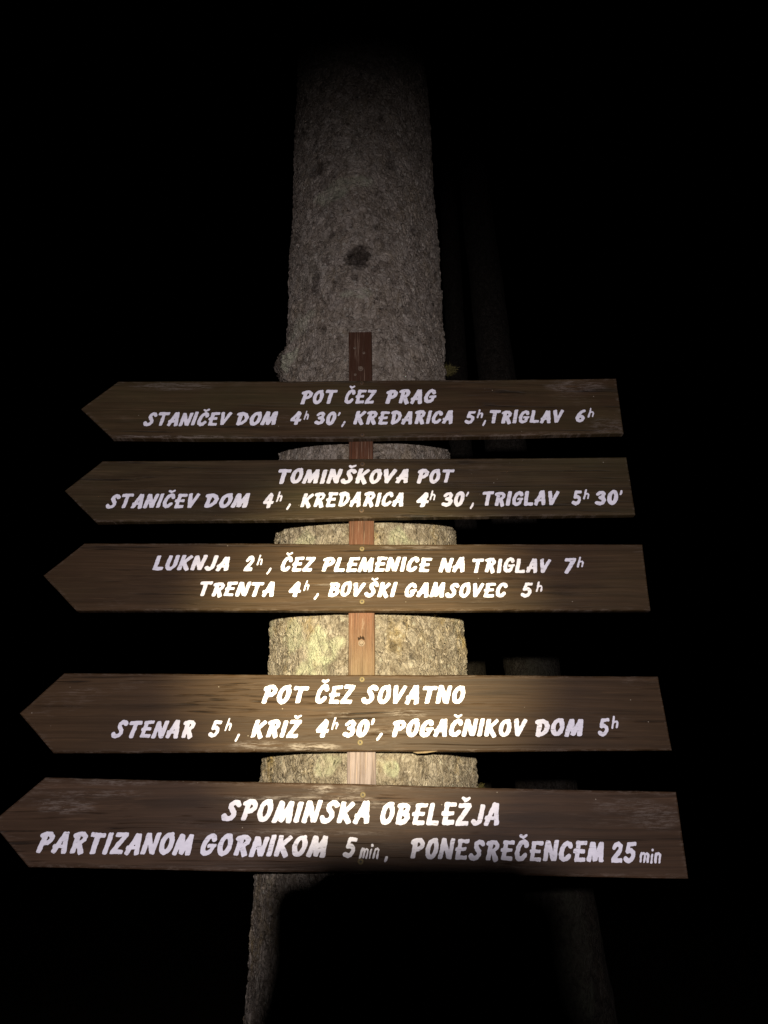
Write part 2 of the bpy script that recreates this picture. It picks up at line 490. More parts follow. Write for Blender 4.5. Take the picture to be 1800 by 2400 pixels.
def lettering(parent, org, base0, base1, cap0, cap1, words, seed):
    """one painted line of writing: a thin coat lying 0.7 mm proud of the board"""
    rng = random.Random(seed)
    verts, faces = [], []
    n = 0
    for word, wx0, wx1 in words:
        pen = 0.0
        items = []
        for ch, nxt in zip(word, word[1:] + ' '):
            polys, gx0, gx1 = glyph_polys(ch, rng)
            ks, kh = rng.uniform(-0.014, 0.014), rng.uniform(0.96, 1.04)
            polys = [[(x + ks * y, y * kh) for x, y in q] for q in polys]
            items.append((polys, pen - gx0, rng.uniform(-0.022, 0.022)))
            pen += (gx1 - gx0) + (rng.uniform(0.055, 0.075) + (0.03 if 'I' in (ch, nxt) else 0) if ch.isupper() else 0.05)
        allx = [p[0] + dx for polys, dx, dy in items for q in polys for p in q]
        lo, hi = min(allx), max(allx)
        k = (wx1 - wx0) / (hi - lo)
        for polys, dx, dy in items:
            n += 1
            yy = -0.0007 - 0.00005 * (n % 3)
            for poly in polys:
                idx = []
                for x, y in poly:
                    wx = wx0 + (x + dx - lo) * k
                    f = (wx - base0[0]) / (base1[0] - base0[0])
                    wz = base0[1] + (base1[1] - base0[1]) * f + (y + dy) * (cap0 + (cap1 - cap0) * f)
                    idx.append(len(verts)); verts.append((wx - org[0], yy - org[1], wz - org[2]))
                faces.append(idx)
    me = bpy.data.meshes.new("lettering")
    me.from_pydata(verts, [], faces)
    me.update()
    return link_mesh("lettering", me, M_PAINT, parent)


# ------------------------------------------------------------------ the signs (metres; face of the boards is y = 0)
BOARD_T = 0.014
UNDER = {1: 0.0045, 2: 0.0030, 3: 0.0010, 4: 0.0, 5: 0.0}   # lower edges, seen from below
OUTLINE = {
    1: [(-0.5906, 2.2646), (-0.5273, 2.3272), (-0.04, 2.3296), (0.4612, 2.3343), (0.4601, 2.2063), (-0.0668, 2.1946), (-0.5211, 2.1961)],
    2: [(-0.5923, 2.0898), (-0.5312, 2.1516), (0.4589, 2.1597), (0.4598, 2.0390), (-0.5249, 2.0244)],
    3: [(-0.6017, 1.9259), (-0.5389, 1.9865), (0.4646, 1.9845), (0.4617, 1.8617), (-0.5329, 1.8613)],
    4: [(-0.5973, 1.6904), (-0.5354, 1.7556), (0.4580, 1.7502), (0.4632, 1.6325), (-0.5310, 1.6283)],
    5: [(-0.6086, 1.5263), (-0.5374, 1.5920), (0.4600, 1.5706), (0.4594, 1.4486), (-0.5395, 1.4641)],
}
LINES = [
    (1, (-0.1632, 2.2742), (0.1017, 2.2761), 0.0325, 0.0331, [('POT', -0.1632, -0.0912), ('ČEZ', -0.0775, -0.0142), ('PRAG', 0.0025, 0.1027)]),
    (1, (-0.4641, 2.2249), (0.3903, 2.2333), 0.0311, 0.0294, [('STANIČEV', -0.4641, -0.2942), ('DOM', -0.2852, -0.2056), ('4', -0.1809, -0.1597), ('h', -0.1554, -0.1453), ("30'", -0.1344, -0.0842), (',', -0.0822, -0.0743), ('KREDARICA', -0.0592, 0.1339), ('5', 0.1555, 0.1785), ('h', 0.1794, 0.1925), (',', 0.1893, 0.1971), ('TRIGLAV', 0.2054, 0.3497), ('6', 0.3703, 0.3919), ('h', 0.3941, 0.4076)]),
    (2, (-0.1976, 2.1031), (0.1318, 2.1046), 0.031, 0.0295, [('TOMINŠKOVA', -0.1976, 0.046), ('POT', 0.0611, 0.1323)]),
    (2, (-0.5106, 2.0532), (0.4389, 2.0606), 0.0301, 0.0301, [('STANIČEV', -0.5106, -0.3394), ('DOM', -0.3297, -0.2472), ('4', -0.2222, -0.2028), ('h', -0.1988, -0.1871), (',', -0.1792, -0.171), ('KREDARICA', -0.1536, 0.0362), ('4', 0.0595, 0.0826), ('h', 0.0838, 0.0952), ("30'", 0.1057, 0.1573), (',', 0.1574, 0.1652), ('TRIGLAV', 0.1823, 0.3246), ('5', 0.3448, 0.366), ('h', 0.3667, 0.3793), ("30'", 0.3875, 0.4413)]),
    (3, (-0.4099, 1.9351), (0.3406, 1.9293), 0.0287, 0.0281, [('LUKNJA', -0.4099, -0.2743), ('2', -0.2485, -0.2305), ('h', -0.2259, -0.216), (',', -0.2075, -0.1993), ('ČEZ', -0.1829, -0.1216), ('PLEMENICE', -0.1101, 0.086), ('NA', 0.0965, 0.1431), ('TRIGLAV', 0.1572, 0.2973), ('7', 0.3187, 0.342), ('h', 0.3417, 0.3549)]),
    (3, (-0.3221, 1.8873), (0.2602, 1.8853), 0.0274, 0.0274, [('TRENTA', -0.3221, -0.1919), ('4', -0.1666, -0.1451), ('h', -0.1409, -0.1307), (',', -0.1223, -0.1137), ('BOVŠKI', -0.0974, 0.0236), ('GAMSOVEC', 0.0361, 0.2169), ('5', 0.2386, 0.2613), ('h', 0.2651, 0.2774)]),
    (4, (-0.2015, 1.7052), (0.1333, 1.7045), 0.0303, 0.0306, [('POT', -0.2015, -0.1241), ('ČEZ', -0.113, -0.0473), ('SOVATNO', -0.0372, 0.1345)]),
    (4, (-0.4414, 1.6508), (0.3658, 1.6544), 0.0282, 0.0281, [('STENAR', -0.4414, -0.3066), ('5', -0.2843, -0.2633), ('h', -0.2586, -0.2474), (',', -0.2409, -0.2332), ('KRIŽ', -0.2155, -0.1337), ('4', -0.1104, -0.0894), ('h', -0.0855, -0.0742), ("30'", -0.0669, -0.0149), (',', -0.0124, -0.0021), ('POGAČNIKOV', 0.0131, 0.2337), ('DOM', 0.245, 0.3249), ('5', 0.3465, 0.3675), ('h', 0.3693, 0.3818)]),
    (5, (-0.2526, 1.5279), (0.1787, 1.5209), 0.0315, 0.0336, [('SPOMINSKA', -0.2526, -0.0222), ('OBELEŽJA', -0.0059, 0.1798)]),
    (5, (-0.5309, 1.4835), (0.3848, 1.4699), 0.0314, 0.0295, [('PARTIZANOM', -0.5309, -0.2922), ('GORNIKOM', -0.2802, -0.0859), ('5', -0.063, -0.0405), ('min', -0.0383, -0.0068), ('.', 0.0, 0.0059), ('PONESREČENCEM', 0.0402, 0.3368), ('25', 0.3452, 0.3868), ('min', 0.3881, 0.4226)]),
]
LABEL = {
    1: "topmost brown wooden arrow board reading POT ČEZ PRAG in white paint",
    2: "dark brown arrow board reading TOMINŠKOVA POT, second from the top of the trunk",
    3: "brown wooden arrow board reading LUKNJA 2h and TRENTA 4h, middle of the five",
    4: "brightly lit brown arrow board reading POT ČEZ SOVATNO with pale worn streaks and painted-in glints",
    5: "lowest brown arrow board reading SPOMINSKA OBELEŽJA with a shadow on its bottom edge",
}
WOOD = {
    1: wood_material("board_wood_a", 1.0, (0.033, 0.0195, 0.0098), 0.45, 0.25),
    2: wood_material("board_wood_b", 2.3, (0.031, 0.0200, 0.0100), 0.30, 0.25),
    3: wood_material("board_wood_c", 3.7, (0.036, 0.0208, 0.0105), 0.40, 0.1),
    4: wood_material("board_wood_d", 5.2, (0.038, 0.0218, 0.0108), 0.55, 0.0, 0.40),
    5: wood_material("board_wood_e", 6.9, (0.038, 0.0215, 0.0122), 0.60, 0.0, 0.42),
}
# where stain is worn off and varnish glints are painted pale: (board, x, z, half length, half height, amount)
RUB_GLINT = {
    1: [(-0.42, 2.315, 0.08, 0.008, .3), (0.38, 2.315, 0.06, 0.014, .32), (0.43, 2.225, 0.035, 0.02, .25), (-0.40, 2.201, 0.12, 0.005, .6)],
    2: [(0.10, 2.105, 0.03, 0.004, .2)],
    3: [(-0.05, 1.910, 0.10, 0.003, .4), (0.05, 1.978, .08, .003, .35)],
    4: [(-0.115, 1.637, 0.045, 0.007, .95), (-0.20, 1.640, 0.05, 0.006, .6), (0.035, 1.690, 0.035, 0.006, .7), (-0.07, 1.690, 0.02, 0.004, .5), (0.02, 1.664, 0.05, 0.006, .4)],  # pale patches paint the headlamp's glint on the varnish
    5: [(-0.10, 1.575, 0.022, 0.006, 1.0), (-0.05, 1.573, 0.016, 0.005, .6), (-0.13, 1.562, 0.11, 0.004, .8), (-0.50, 1.55, 0.05, 0.012, .32), (-0.42, 1.585, 0.06, 0.006, .35), (-0.04, 1.553, 0.10, 0.005, .55),  # streaks at top centre are painted lamp glints, the ends are wear
        (-0.14, 1.512, 0.14, 0.004, .5), (0.38, 1.55, 0.06, 0.012, .2), (0.42, 1.535, 0.04, 0.02, .25), (-0.45, 1.568, .08, .006, .25)],
}


SMUDGE = {1: [(0.25, 2.30, .10, .006, .4), (-0.3, 2.26, .12, .006, .35), (0.36, 2.265, .06, .005, .4)],
          2: [(0.115, 2.098, .032, .0075, .75), (0.10, 2.088, .05, .004, .5), (0.155, 2.148, .016, .006, .6), (-0.30, 2.115, .08, .007, .4), (0.30, 2.125, .08, .006, .4), (-0.02, 2.095, .05, .005, .4)],
          3: [(-0.42, 1.925, .06, .004, .6), (-0.36, 1.905, .05, .003, .5), (0.33, 1.905, .07, .006, .5), (0.10, 1.913, .06, .003, .5)],
          4: [(0.18, 1.722, .05, .005, .55), (0.12, 1.700, .05, .004, .45), (-0.40, 1.70, .09, .006, .35), (0.33, 1.665, .05, .005, .3)],
          5: [(-0.30, 1.553, .14, .008, .4), (0.25, 1.53, .10, .008, .35), (-0.2, 1.47, .10, .006, .3)]}


def make_board(k, parent, org):
    rng = random.Random(40 + k)
    zm = sum(p[1] for p in OUTLINE[k]) / len(OUTLINE[k])
    pts = [(x, z + (UNDER[k] if z < zm - 0.03 else 0)) for x, z in OUTLINE[k]]
    # resample the outline so the sawn edges can be a little uneven
    loop = []
    for (ax, az), (bx, bz) in zip(pts, pts[1:] + pts[:1]):
        L = math.hypot(bx - ax, bz - az)
        n = max(2, int(L / 0.02))
        for i in range(n):
            f = i / n
            j = 0.0 if i == 0 else 0.0003
            bow = 0.0009 * math.sin(f * L * 9 + k * 2.1 + ax) * math.sin(math.pi * f) if L > .3 else 0
            loop.append((ax + (bx - ax) * f + rng.uniform(-j, j), az + (bz - az) * f + bow + rng.uniform(-j, j)))
    # front face: dense grid clipped would be heavy; use concentric insets for a rounded, worn arris
    cx = sum(p[0] for p in loop) / len(loop); cz = sum(p[1] for p in loop) / len(loop)
    m = len(loop)
    def inset(d, wob=0.0):
        out = []
        for i, (x, z) in enumerate(loop):
            px, pz = loop[i - 1]; qx, qz = loop[(i + 1) % m]
            tx, tz = qx - px, qz - pz
            L = math.hypot(tx, tz) or 1
            nx, nz = tz / L, -tx / L           # candidate normal
            if (cx - x) * nx + (cz - z) * nz < 0: nx, nz = -nx, -nz
            dd = d * (1 + rng.uniform(-wob, wob))
            out.append((x + nx * dd, z + nz * dd))
        return out
    rings = [(loop, BOARD_T - 0.0005, 0.2), (loop, 0.0028, 0.7), (inset(0.0007), 0.0011, 1.0), (inset(0.0026, .3), 0.0, 0.75), (inset(0.007, .3), 0.0, 0.22), (inset(0.014, .3), 0.0, 0.05)]
    verts, wear = [], []
    for lp, y, w in rings:
        for x, z in lp:
            verts.append((x - org[0], y - org[1], z - org[2])); wear.append(w)
    faces = []
    for r in range(len(rings) - 1):
        for i in range(m):
            j = (i + 1) % m
            faces.append([r * m + i, r * m + j, (r + 1) * m + j, (r + 1) * m + i])
    faces.append([(len(rings) - 1) * m + i for i in range(m)])
    faces.append(list(reversed(range(m))))
    bm = bmesh.new()
    vs = [bm.verts.new(v) for v in verts]
    for f in faces: bm.faces.new([vs[i] for i in f])
    bm.verts.index_update()
    # cut the inner face into small cells so the worn patches and painted glints can be stored per vertex
    bmesh.ops.recalc_face_normals(bm, faces=bm.faces)
    inner = [f for f in bm.faces if len(f.verts) == m and abs(f.calc_center_median().y + org[1]) < 1e-4]
    geom = inner + list({e for f in inner for e in f.edges}) + list({v for f in inner for v in f.verts})
    xs = np.arange(-0.6, 0.47, 0.012); zs = np.arange(min(p[1] for p in pts), max(p[1] for p in pts), 0.0042)
    def cut(co, no):
        nonlocal geom
        fs = [f for f in bm.faces if abs(f.normal.y) > 0.99 and f.calc_center_median().y < 0.001 - org[1] and all(abs(v.co.y + org[1]) < 1e-5 for v in f.verts)]
        g = fs + list({e for f in fs for e in f.edges}) + list({v for f in fs for v in f.verts})
        bmesh.ops.bisect_plane(bm, geom=g, plane_co=co, plane_no=no, dist=1e-6)
    for x in xs: cut((x - org[0], 0, 0), (1, 0, 0))
    for z in zs: cut((0, 0, z - org[2]), (0, 0, 1))
    me = bpy.data.meshes.new("board")
    bm.to_mesh(me); bm.free()
    co = np.zeros(len(me.vertices) * 3); me.vertices.foreach_get("co", co); co = co.reshape(-1, 3) + np.array(org)
    # distance to the outline gives the arris wear
    dist = np.full(len(co), 9.0)
    for (ax, az), (bx, bz) in zip(pts, pts[1:] + pts[:1]):
        dx, dz = bx - ax, bz - az
        tt = np.clip(((co[:, 0] - ax) * dx + (co[:, 2] - az) * dz) / (dx * dx + dz * dz), 0, 1)
        dist = np.minimum(dist, np.hypot(co[:, 0] - ax - tt * dx, co[:, 2] - az - tt * dz))
    ew = np.clip(1 - dist / (0.008 if k in (1, 5) else 0.005), 0, 1) * 0.5
    a = me.attributes.new("edge_wear", 'FLOAT', 'POINT'); a.data.foreach_set("value", ew)
    rub_glint = np.zeros(len(co))
    for x, z, hx, hz, amt in RUB_GLINT[k]:
        q = ((co[:, 0] - x) / hx) ** 2 + ((co[:, 2] - z) / hz) ** 2
        rub_glint = np.maximum(rub_glint, amt * np.clip(1.6 * (1.25 - q), 0, 1) * (co[:, 1] < 0.001))
    a = me.attributes.new("rubbed_glint", 'FLOAT', 'POINT'); a.data.foreach_set("value", rub_glint)
    smu = np.zeros(len(co))
    for x, z, hx, hz, amt in SMUDGE[k]:
        q = ((co[:, 0] - x) / hx) ** 2 + ((co[:, 2] - z) / hz) ** 2
        smu = np.maximum(smu, amt * np.clip(1.3 * (1.3 - q), 0, 1))
    a = me.attributes.new("smudge", 'FLOAT', 'POINT'); a.data.foreach_set("value", smu)
    return link_mesh("board", me, WOOD[k], parent)


def make_screw(parent, loc, r=0.0052, mat=None, name="screw", turn=0.3):
    """countersunk head with a dark cross recess; the head faces -Y"""
    bm = bmesh.new()
    N = 28
    prof = [(r * 1.0, 0.0012), (r * 1.0, -0.0006), (r * 0.86, -0.0013), (r * 0.45, -0.0015)]
    rings = [[bm.verts.new((q * math.cos(2 * math.pi * i / N), y, q * math.sin(2 * math.pi * i / N))) for i in range(N)] for q, y in prof]
    for a, b in zip(rings[:-1], rings[1:]):
        for i in range(N):
            bm.faces.new([a[i], a[(i + 1) % N], b[(i + 1) % N], b[i]])
    bm.faces.new(rings[-1])
    bmesh.ops.recalc_face_normals(bm, faces=bm.faces)
    s = from_bm(name, bm, mat or M_BRASS, parent, loc)
    b2 = bmesh.new()
    L, W = r * 0.46, r * 0.13
    cr = [(W, W), (L, W), (L, -W), (W, -W), (W, -L), (-W, -L), (-W, -W), (-L, -W), (-L, W), (-W, W), (-W, L), (W, L)]
    ct, stt = math.cos(turn), math.sin(turn)
    front = [b2.verts.new((x * ct - z * stt, -0.00185, x * stt + z * ct)) for x, z in cr]
    back = [b2.verts.new((x * ct - z * stt, -0.0014, x * stt + z * ct)) for x, z in cr]
    b2.faces.new(front); b2.faces.new(list(reversed(back)))
    for i in range(12):
        b2.faces.new([front[i], back[i], back[(i + 1) % 12], front[(i + 1) % 12]])
    bmesh.ops.recalc_face_normals(b2, faces=b2.faces)
    from_bm("recess", b2, M_SLOT, s)
    return s


SCREWS = {1: [(-0.044, 2.3225, M_DARKSCREW, .0042), (-0.0415, 2.2065, M_DARKSCREW, .0045)],
          2: [(-0.0405, 2.1442, M_DARKSCREW, .005), (-0.0411, 2.0498, M_DARKSCREW, .005)],
          3: [(-0.0394, 1.9753, M_BRASS, .0044), (-0.0382, 1.8781, M_BRASS, .0044)],
          4: [(-0.0366, 1.7448, M_BRASS, .0045), (-0.0384, 1.6447, M_BRASS, .0045)],
          5: [(-0.0331, 1.5663, M_BRASS, .0045), (-0.0355, 1.4722, M_BRASS, .0045)]}
for k in range(1, 6):
    zc = sum(p[1] for p in OUTLINE[k]) / len(OUTLINE[k])
    org = (-0.04, 0.0, zc)
    root = empty("arrow_sign", org)
    tag(root, LABEL[k], "trail sign", "arrow boards fixed to the tree trunk")
    make_board(k, root, org)
    for li, (b, b0, b1, c0, c1, ws) in enumerate(LINES):
        if b == k: lettering(root, org, b0, b1, c0, c1, ws, 900 + li)
    for q, (x, z, mm, r) in enumerate(SCREWS[k]):
        make_screw(root, (x - org[0], -0.0002, z - org[2]), r, mm, turn=0.2 + 1.3 * q + k)


bm = bmesh.new()
sp = [(-0.020, 0.0006), (-0.012, -0.0016), (0.002, -0.0010), (0.012, 0.0006), (0.020, 0.0022), (0.0, 0.0016)]
fa = [bm.verts.new((x, -0.0012, z)) for x, z in sp]; fb = [bm.verts.new((x, 0.0012, z)) for x, z in sp]
bm.faces.new(fa); bm.faces.new(list(reversed(fb)))
for i in range(6): bm.faces.new([fa[i], fb[i], fb[(i + 1) % 6], fa[(i + 1) % 6]])
bmesh.ops.recalc_face_normals(bm, faces=bm.faces)
r4 = [o for o in COL.objects if o.name.startswith("arrow_sign") and "SOVATNO" in o["label"]][0]
from_bm("splinter", bm, plain("raw_splinter", (0.14, 0.10, 0.055), 0.8), r4, (0.066 + 0.04, 0.002, 1.6296 - r4.location.z))

# ------------------------------------------------------------------ batten behind the boards
def batten_material():
    t = NT("batten_wood")
    tc = t.coords()
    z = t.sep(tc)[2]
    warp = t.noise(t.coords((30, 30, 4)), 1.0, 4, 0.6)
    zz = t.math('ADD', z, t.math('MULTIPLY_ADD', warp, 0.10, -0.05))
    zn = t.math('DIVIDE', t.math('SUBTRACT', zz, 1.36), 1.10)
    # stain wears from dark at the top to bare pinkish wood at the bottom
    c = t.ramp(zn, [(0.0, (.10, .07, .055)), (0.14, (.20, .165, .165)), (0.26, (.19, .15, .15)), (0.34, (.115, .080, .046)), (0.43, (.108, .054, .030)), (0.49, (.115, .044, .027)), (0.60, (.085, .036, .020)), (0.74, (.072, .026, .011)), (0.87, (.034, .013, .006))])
    grain = t.noise(t.coords((210, 210, 5)), 1.0, 5, 0.65, 0.4)
    lines = t.noise(t.coords((420, 420, 9), (3, 1, 2)), 1.0, 4, 0.6)
    c = t.mix(t.ramp(grain, [(0.36, 0.75), (0.54, 0.0)]), c, (0.035, 0.018, 0.010))
    c = t.mix(t.ramp(lines, [(0.57, 0.0), (0.70, 0.55)]), c, (0.30, 0.21, 0.15))
    x = t.sep(tc)[0]
    spot = t.noise(t.coords((50, 50, 18)), 1.0, 4, 0.7)
    c = t.mix(t.ramp(spot, [(0.63, 0), (0.72, 0.35)]), c, (0.25, 0.20, 0.16))
    return t.final(c, 0.62, 0.25, t.bump(t.math('ADD', grain, lines), 0.0022, 0.9))


bat = empty("mounting_batten", (-0.045, 0.0145, 1.36))
tag(bat, "narrow reddish brown vertical batten screwed to the trunk behind the five arrow boards", "batten")
bm = bmesh.new()
rng = random.Random(3)
rows = [(1.39, -0.0560, -0.0094), (1.48, -0.0576, -0.011), (1.60, -0.0596, -0.0131), (1.80, -0.0611, -0.0156), (2.016, -0.0643, -0.0183), (2.188, -0.0676, -0.0210), (2.343, -0.0710, -0.0238), (2.456, -0.0736, -0.0255)]
prev = None
for z, a, b in rows:
    y0, y1, e = 0.0146, 0.055, 0.0016
    ring = [(a, y1), (a, y0 + e), (a + e, y0), (b - e, y0), (b, y0 + e), (b, y1)]
    cur = [bm.verts.new((x + 0.045, y - 0.0145, z - 1.36 + (rng.uniform(-.002, .002) if z > 2.45 else 0))) for x, y in ring]
    if prev:
        for i in range(6):
            bm.faces.new([prev[i], prev[(i + 1) % 6], cur[(i + 1) % 6], cur[i]])
    else:
        bm.faces.new(list(reversed(cur)))
    prev = cur
bm.faces.new(prev)
bmesh.ops.recalc_face_normals(bm, faces=bm.faces)
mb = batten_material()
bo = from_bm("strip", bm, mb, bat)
# object coordinates of the strip start at its foot: shift the ramp to match
for nd in mb.node_tree.nodes:
    if nd.type == 'MATH' and nd.operation == 'SUBTRACT' and abs(nd.inputs[1].default_value - 1.36) < 1e-4:
        nd.inputs[1].default_value = 0.0


def bolt(x, z, r):
    loc = (x + 0.045, -0.0002, z - 1.36)
    bm = bmesh.new()
    N = 6
    prof = [(r * 1.35, 0.0008, 24), (r * 1.35, -0.0012, 24)]
    a = [bm.verts.new((r * 1.35 * math.cos(2 * math.pi * i / 24), 0.001, r * 1.35 * math.sin(2 * math.pi * i / 24))) for i in range(24)]
    b = [bm.verts.new((r * 1.3 * math.cos(2 * math.pi * i / 24), -0.0012, r * 1.3 * math.sin(2 * math.pi * i / 24))) for i in range(24)]
    for i in range(24): bm.faces.new([a[i], a[(i + 1) % 24], b[(i + 1) % 24], b[i]])
    bm.faces.new(b)
    bmesh.ops.recalc_face_normals(bm, faces=bm.faces)
    w = from_bm("bolt", bm, M_STEEL, bat, loc)
    bm = bmesh.new()
    a = [bm.verts.new((r * math.cos(2 * math.pi * i / 6 + .3), -0.0011, r * math.sin(2 * math.pi * i / 6 + .3))) for i in range(6)]
    b = [bm.verts.new((r * math.cos(2 * math.pi * i / 6 + .3), -0.0042, r * math.sin(2 * math.pi * i / 6 + .3))) for i in range(6)]
    c = [bm.verts.new((r * .8 * math.cos(2 * math.pi * i / 6 + .3), -0.0049, r * .8 * math.sin(2 * math.pi * i / 6 + .3))) for i in range(6)]
    for p, q in ((a, b), (b, c)):
        for i in range(6): bm.faces.new([p[i], p[(i + 1) % 6], q[(i + 1) % 6], q[i]])
    bm.faces.new(c)
    bmesh.ops.recalc_face_normals(bm, faces=bm.faces)
    from_bm("hex_head", bm, M_STEEL, w)


bolt(-0.0388, 1.8085, 0.0042)
bolt(-0.0472, 2.3660, 0.0040)
for x, z in ((-0.060, 2.416), (-0.041, 2.404), (-0.058, 2.352)):
    make_screw(bat, (x + 0.045, -0.0002, z - 1.36), 0.0028, M_STEEL)
# torn wood above the lower bolt
bm = bmesh.new()
gp = [(-.0058, .001), (-.0066, .007), (-.0030, .0055), (-.0024, .0098), (.0004, .0062), (.0022, .0092), (.0050, .0060), (.0056, .0012), (0.0, .0042)]
fr = [bm.verts.new((x, -0.0006, z)) for x, z in gp]
bk = [bm.verts.new((x, 0.0008, z)) for x, z in gp]
bm.faces.new(fr); bm.faces.new(list(reversed(bk)))
for i in range(len(gp)): bm.faces.new([fr[i], bk[i], bk[(i + 1) % len(gp)], fr[(i + 1) % len(gp)]])
bmesh.ops.recalc_face_normals(bm, faces=bm.faces)
from_bm("gouge", bm, M_GOUGE, bat, (-0.0388 + 0.045, -0.0002, 1.8125 - 1.36))

# ------------------------------------------------------------------ the signpost tree
TR = [(-0.3, .34), (0.0, .30), (0.35, .25), (0.8, .226), (1.2, .2165), (1.6, .2070), (1.8, .1985), (2.08, .1935), (2.3, .1915), (2.6, .1890), (3.1, .1862), (3.4, .1845), (4.5, .178), (7.0, .160), (11, .12), (16, .07)]


def smooth_interp(z, tab):
    zs = [a for a, b in tab]; rs = [b for a, b in tab]
    return np.interp(z, zs, rs)


def trunk_mesh(zrows, ncol, axis, radius, seed, features=(), dense_front=False, lichens=()):
    """closed lathe of a trunk with lumps; columns can crowd to the side that faces the path"""
    th = np.linspace(-math.pi, math.pi, ncol, endpoint=False)
    if dense_front: th = th - 0.45 * np.sin(th)             # crowd around th = 0 (facing -Y)
    Z, T = np.meshgrid(zrows, th, indexing='ij')
    rad = radius(Z)
    ax, ay = axis(Z)
    cx, cy, cz = np.sin(T) * rad, -np.cos(T) * rad, Z
    lump = 0.006 * vnoise(cx * 9 + 7, cy * 9, cz * 3, seed) + 0.004 * vnoise(cx * 22, cy * 22 + 3, cz * 12, seed + 1) + 0.0022 * vnoise(cx * 55, cy * 55 + 3, cz * 30, seed + 2)
    front = np.clip(1.35 - np.abs(T) * 3.2, 0, 1) * (Z > 1.3) * (Z < 2.5)
    lump = lump * (1 - 0.75 * front)
    flare = np.clip((0.7 - Z) / 0.7, 0, 1) ** 2 * 0.10 * (0.5 + 0.5 * np.cos(5 * T + seed))
    rr = rad + lump + flare
    scar = np.zeros_like(Z)
    lich = np.zeros_like(Z)
    for (ft, fz, wx, wz, push, dark) in features:
        q = (((T - ft) * rad) / wx) ** 2 + ((Z - fz) / wz) ** 2
        q = q * (1 + 0.45 * vnoise(cx * 70, cy * 70, cz * 70, seed + 9)) * (1 + 0.55 * vnoise(cx * 190, cy * 190, cz * 190, seed + 8))
        rr = rr + push * np.exp(-q * 1.1)
        scar = np.maximum(scar, dark * np.clip(1.8 * (1.35 - q), 0, 1))
    for (ft, fz, wx, wz, amt) in lichens:
        q = (((T - ft) * rad) / wx) ** 2 + ((Z - fz) / wz) ** 2
        q = q * (1 + 0.9 * vnoise(cx * 45, cy * 45, cz * 45, seed + 19))
        lich = np.maximum(lich, amt * np.clip(1.5 * (1.1 - q), 0, 1))
    X = ax + np.sin(T) * rr; Y = ay - np.cos(T) * rr
    co = np.stack([X, Y, Z], -1).reshape(-1, 3)
    nr, nc = len(zrows), ncol
    i = np.arange(nr - 1)[:, None] * nc; j = np.arange(nc)[None, :]; jn = (j + 1) % nc
    F = np.stack([i + j, i + jn, i + nc + jn, i + nc + j], -1).reshape(-1, 4)
    me = bpy.data.meshes.new("trunk")
    me.vertices.add(len(co)); me.vertices.foreach_set("co", co.ravel())
    me.loops.add(F.size); me.loops.foreach_set("vertex_index", F.ravel().astype(np.int32))
    me.polygons.add(len(F)); me.polygons.foreach_set("loop_start", np.arange(0, F.size, 4, dtype=np.int32))
    me.update(calc_edges=True)
    for nm, arr in (("scar", scar), ("lichen", lich)):
        a = me.attributes.new(nm, 'FLOAT', 'POINT'); a.data.foreach_set("value", arr.ravel())
    me.validate()
    return me


AX0 = 0.0455                      # where the bark face meets the batten


def main_axis(Z):
    x = -0.0291 + (Z - 1.59) * (-0.0178)
    return x, AX0 + smooth_interp(np.clip(Z, 1.2, 3.4), TR)


tree_root = empty("tree", (-0.0008, AX0 + 0.28, 0.0))
tag(tree_root, "thick lichen spotted tree trunk carrying the five arrow boards", "tree")
zr = np.concatenate([np.arange(-0.3, 1.15, 0.03), np.arange(1.15, 3.75, 0.0030), np.arange(3.75, 9.0, 0.04), np.arange(9, 16.01, 0.2)])


def th_at(x, z):                   # angle on the bark for a world x
    a = -0.0291 + (z - 1.59) * (-0.0178)
    return math.asin(max(-0.98, min(0.98, (x - a) / float(smooth_interp(z, TR)))))


FEAT = [
    (th_at(-0.058, 2.685), 2.685, 0.026, 0.030, -0.008, 1.0), (th_at(-0.058, 2.640), 2.640, 0.016, 0.010, 0.008, 0.3), (th_at(-0.066, 2.628), 2.625, 0.009, 0.007, -0.003, 0.7), (th_at(-0.105, 2.72), 2.72, 0.007, 0.009, -0.002, 0.5), (th_at(0.07, 2.80), 2.80, 0.008, 0.016, -0.002, 0.6), (th_at(-0.02, 2.77), 2.77, 0.007, 0.007, -0.002, 0.7), (th_at(-0.12, 2.76), 2.76, 0.008, 0.008, -0.002, 0.6), (th_at(0.05, 2.56), 2.56, 0.006, 0.012, -0.002, 0.5), (th_at(-0.13, 2.50), 2.50, 0.006, 0.010, -0.002, 0.7),
    (th_at(-0.108, 2.875), 2.875, 0.014, 0.012, -0.005, 0.8), (th_at(-0.165, 2.985), 2.985, 0.020, 0.020, -0.004, 0.6),
    (th_at(-0.155, 2.64), 2.64, 0.013, 0.026, -0.004, 0.65), (th_at(0.02, 2.98), 2.98, 0.020, 0.014, -0.003, 0.5),
    (-1.33, 2.490, 0.036, 0.034, 0.026, 0.75), (-1.08, 2.475, 0.022, 0.018, 0.010, 0.0), (1.3, 2.475, 0.018, 0.014, 0.006, 0.0),
    (th_at(0.018, 1.812), 1.812, 0.006, 0.010, -0.004, 0.75), (th_at(-0.012, 2.18), 2.175, 0.008, 0.010, -0.003, 0.7),
    (th_at(0.05, 1.795), 1.795, 0.005, 0.005, -0.003, 0.6), (th_at(-0.10, 1.775), 1.775, 0.010, 0.010, -0.002, 0.5),
    (1.30, 1.83, 0.012, 0.025, 0.006, 0.0), (-1.25, 1.80, 0.015, 0.03, 0.005, 0.0),
]
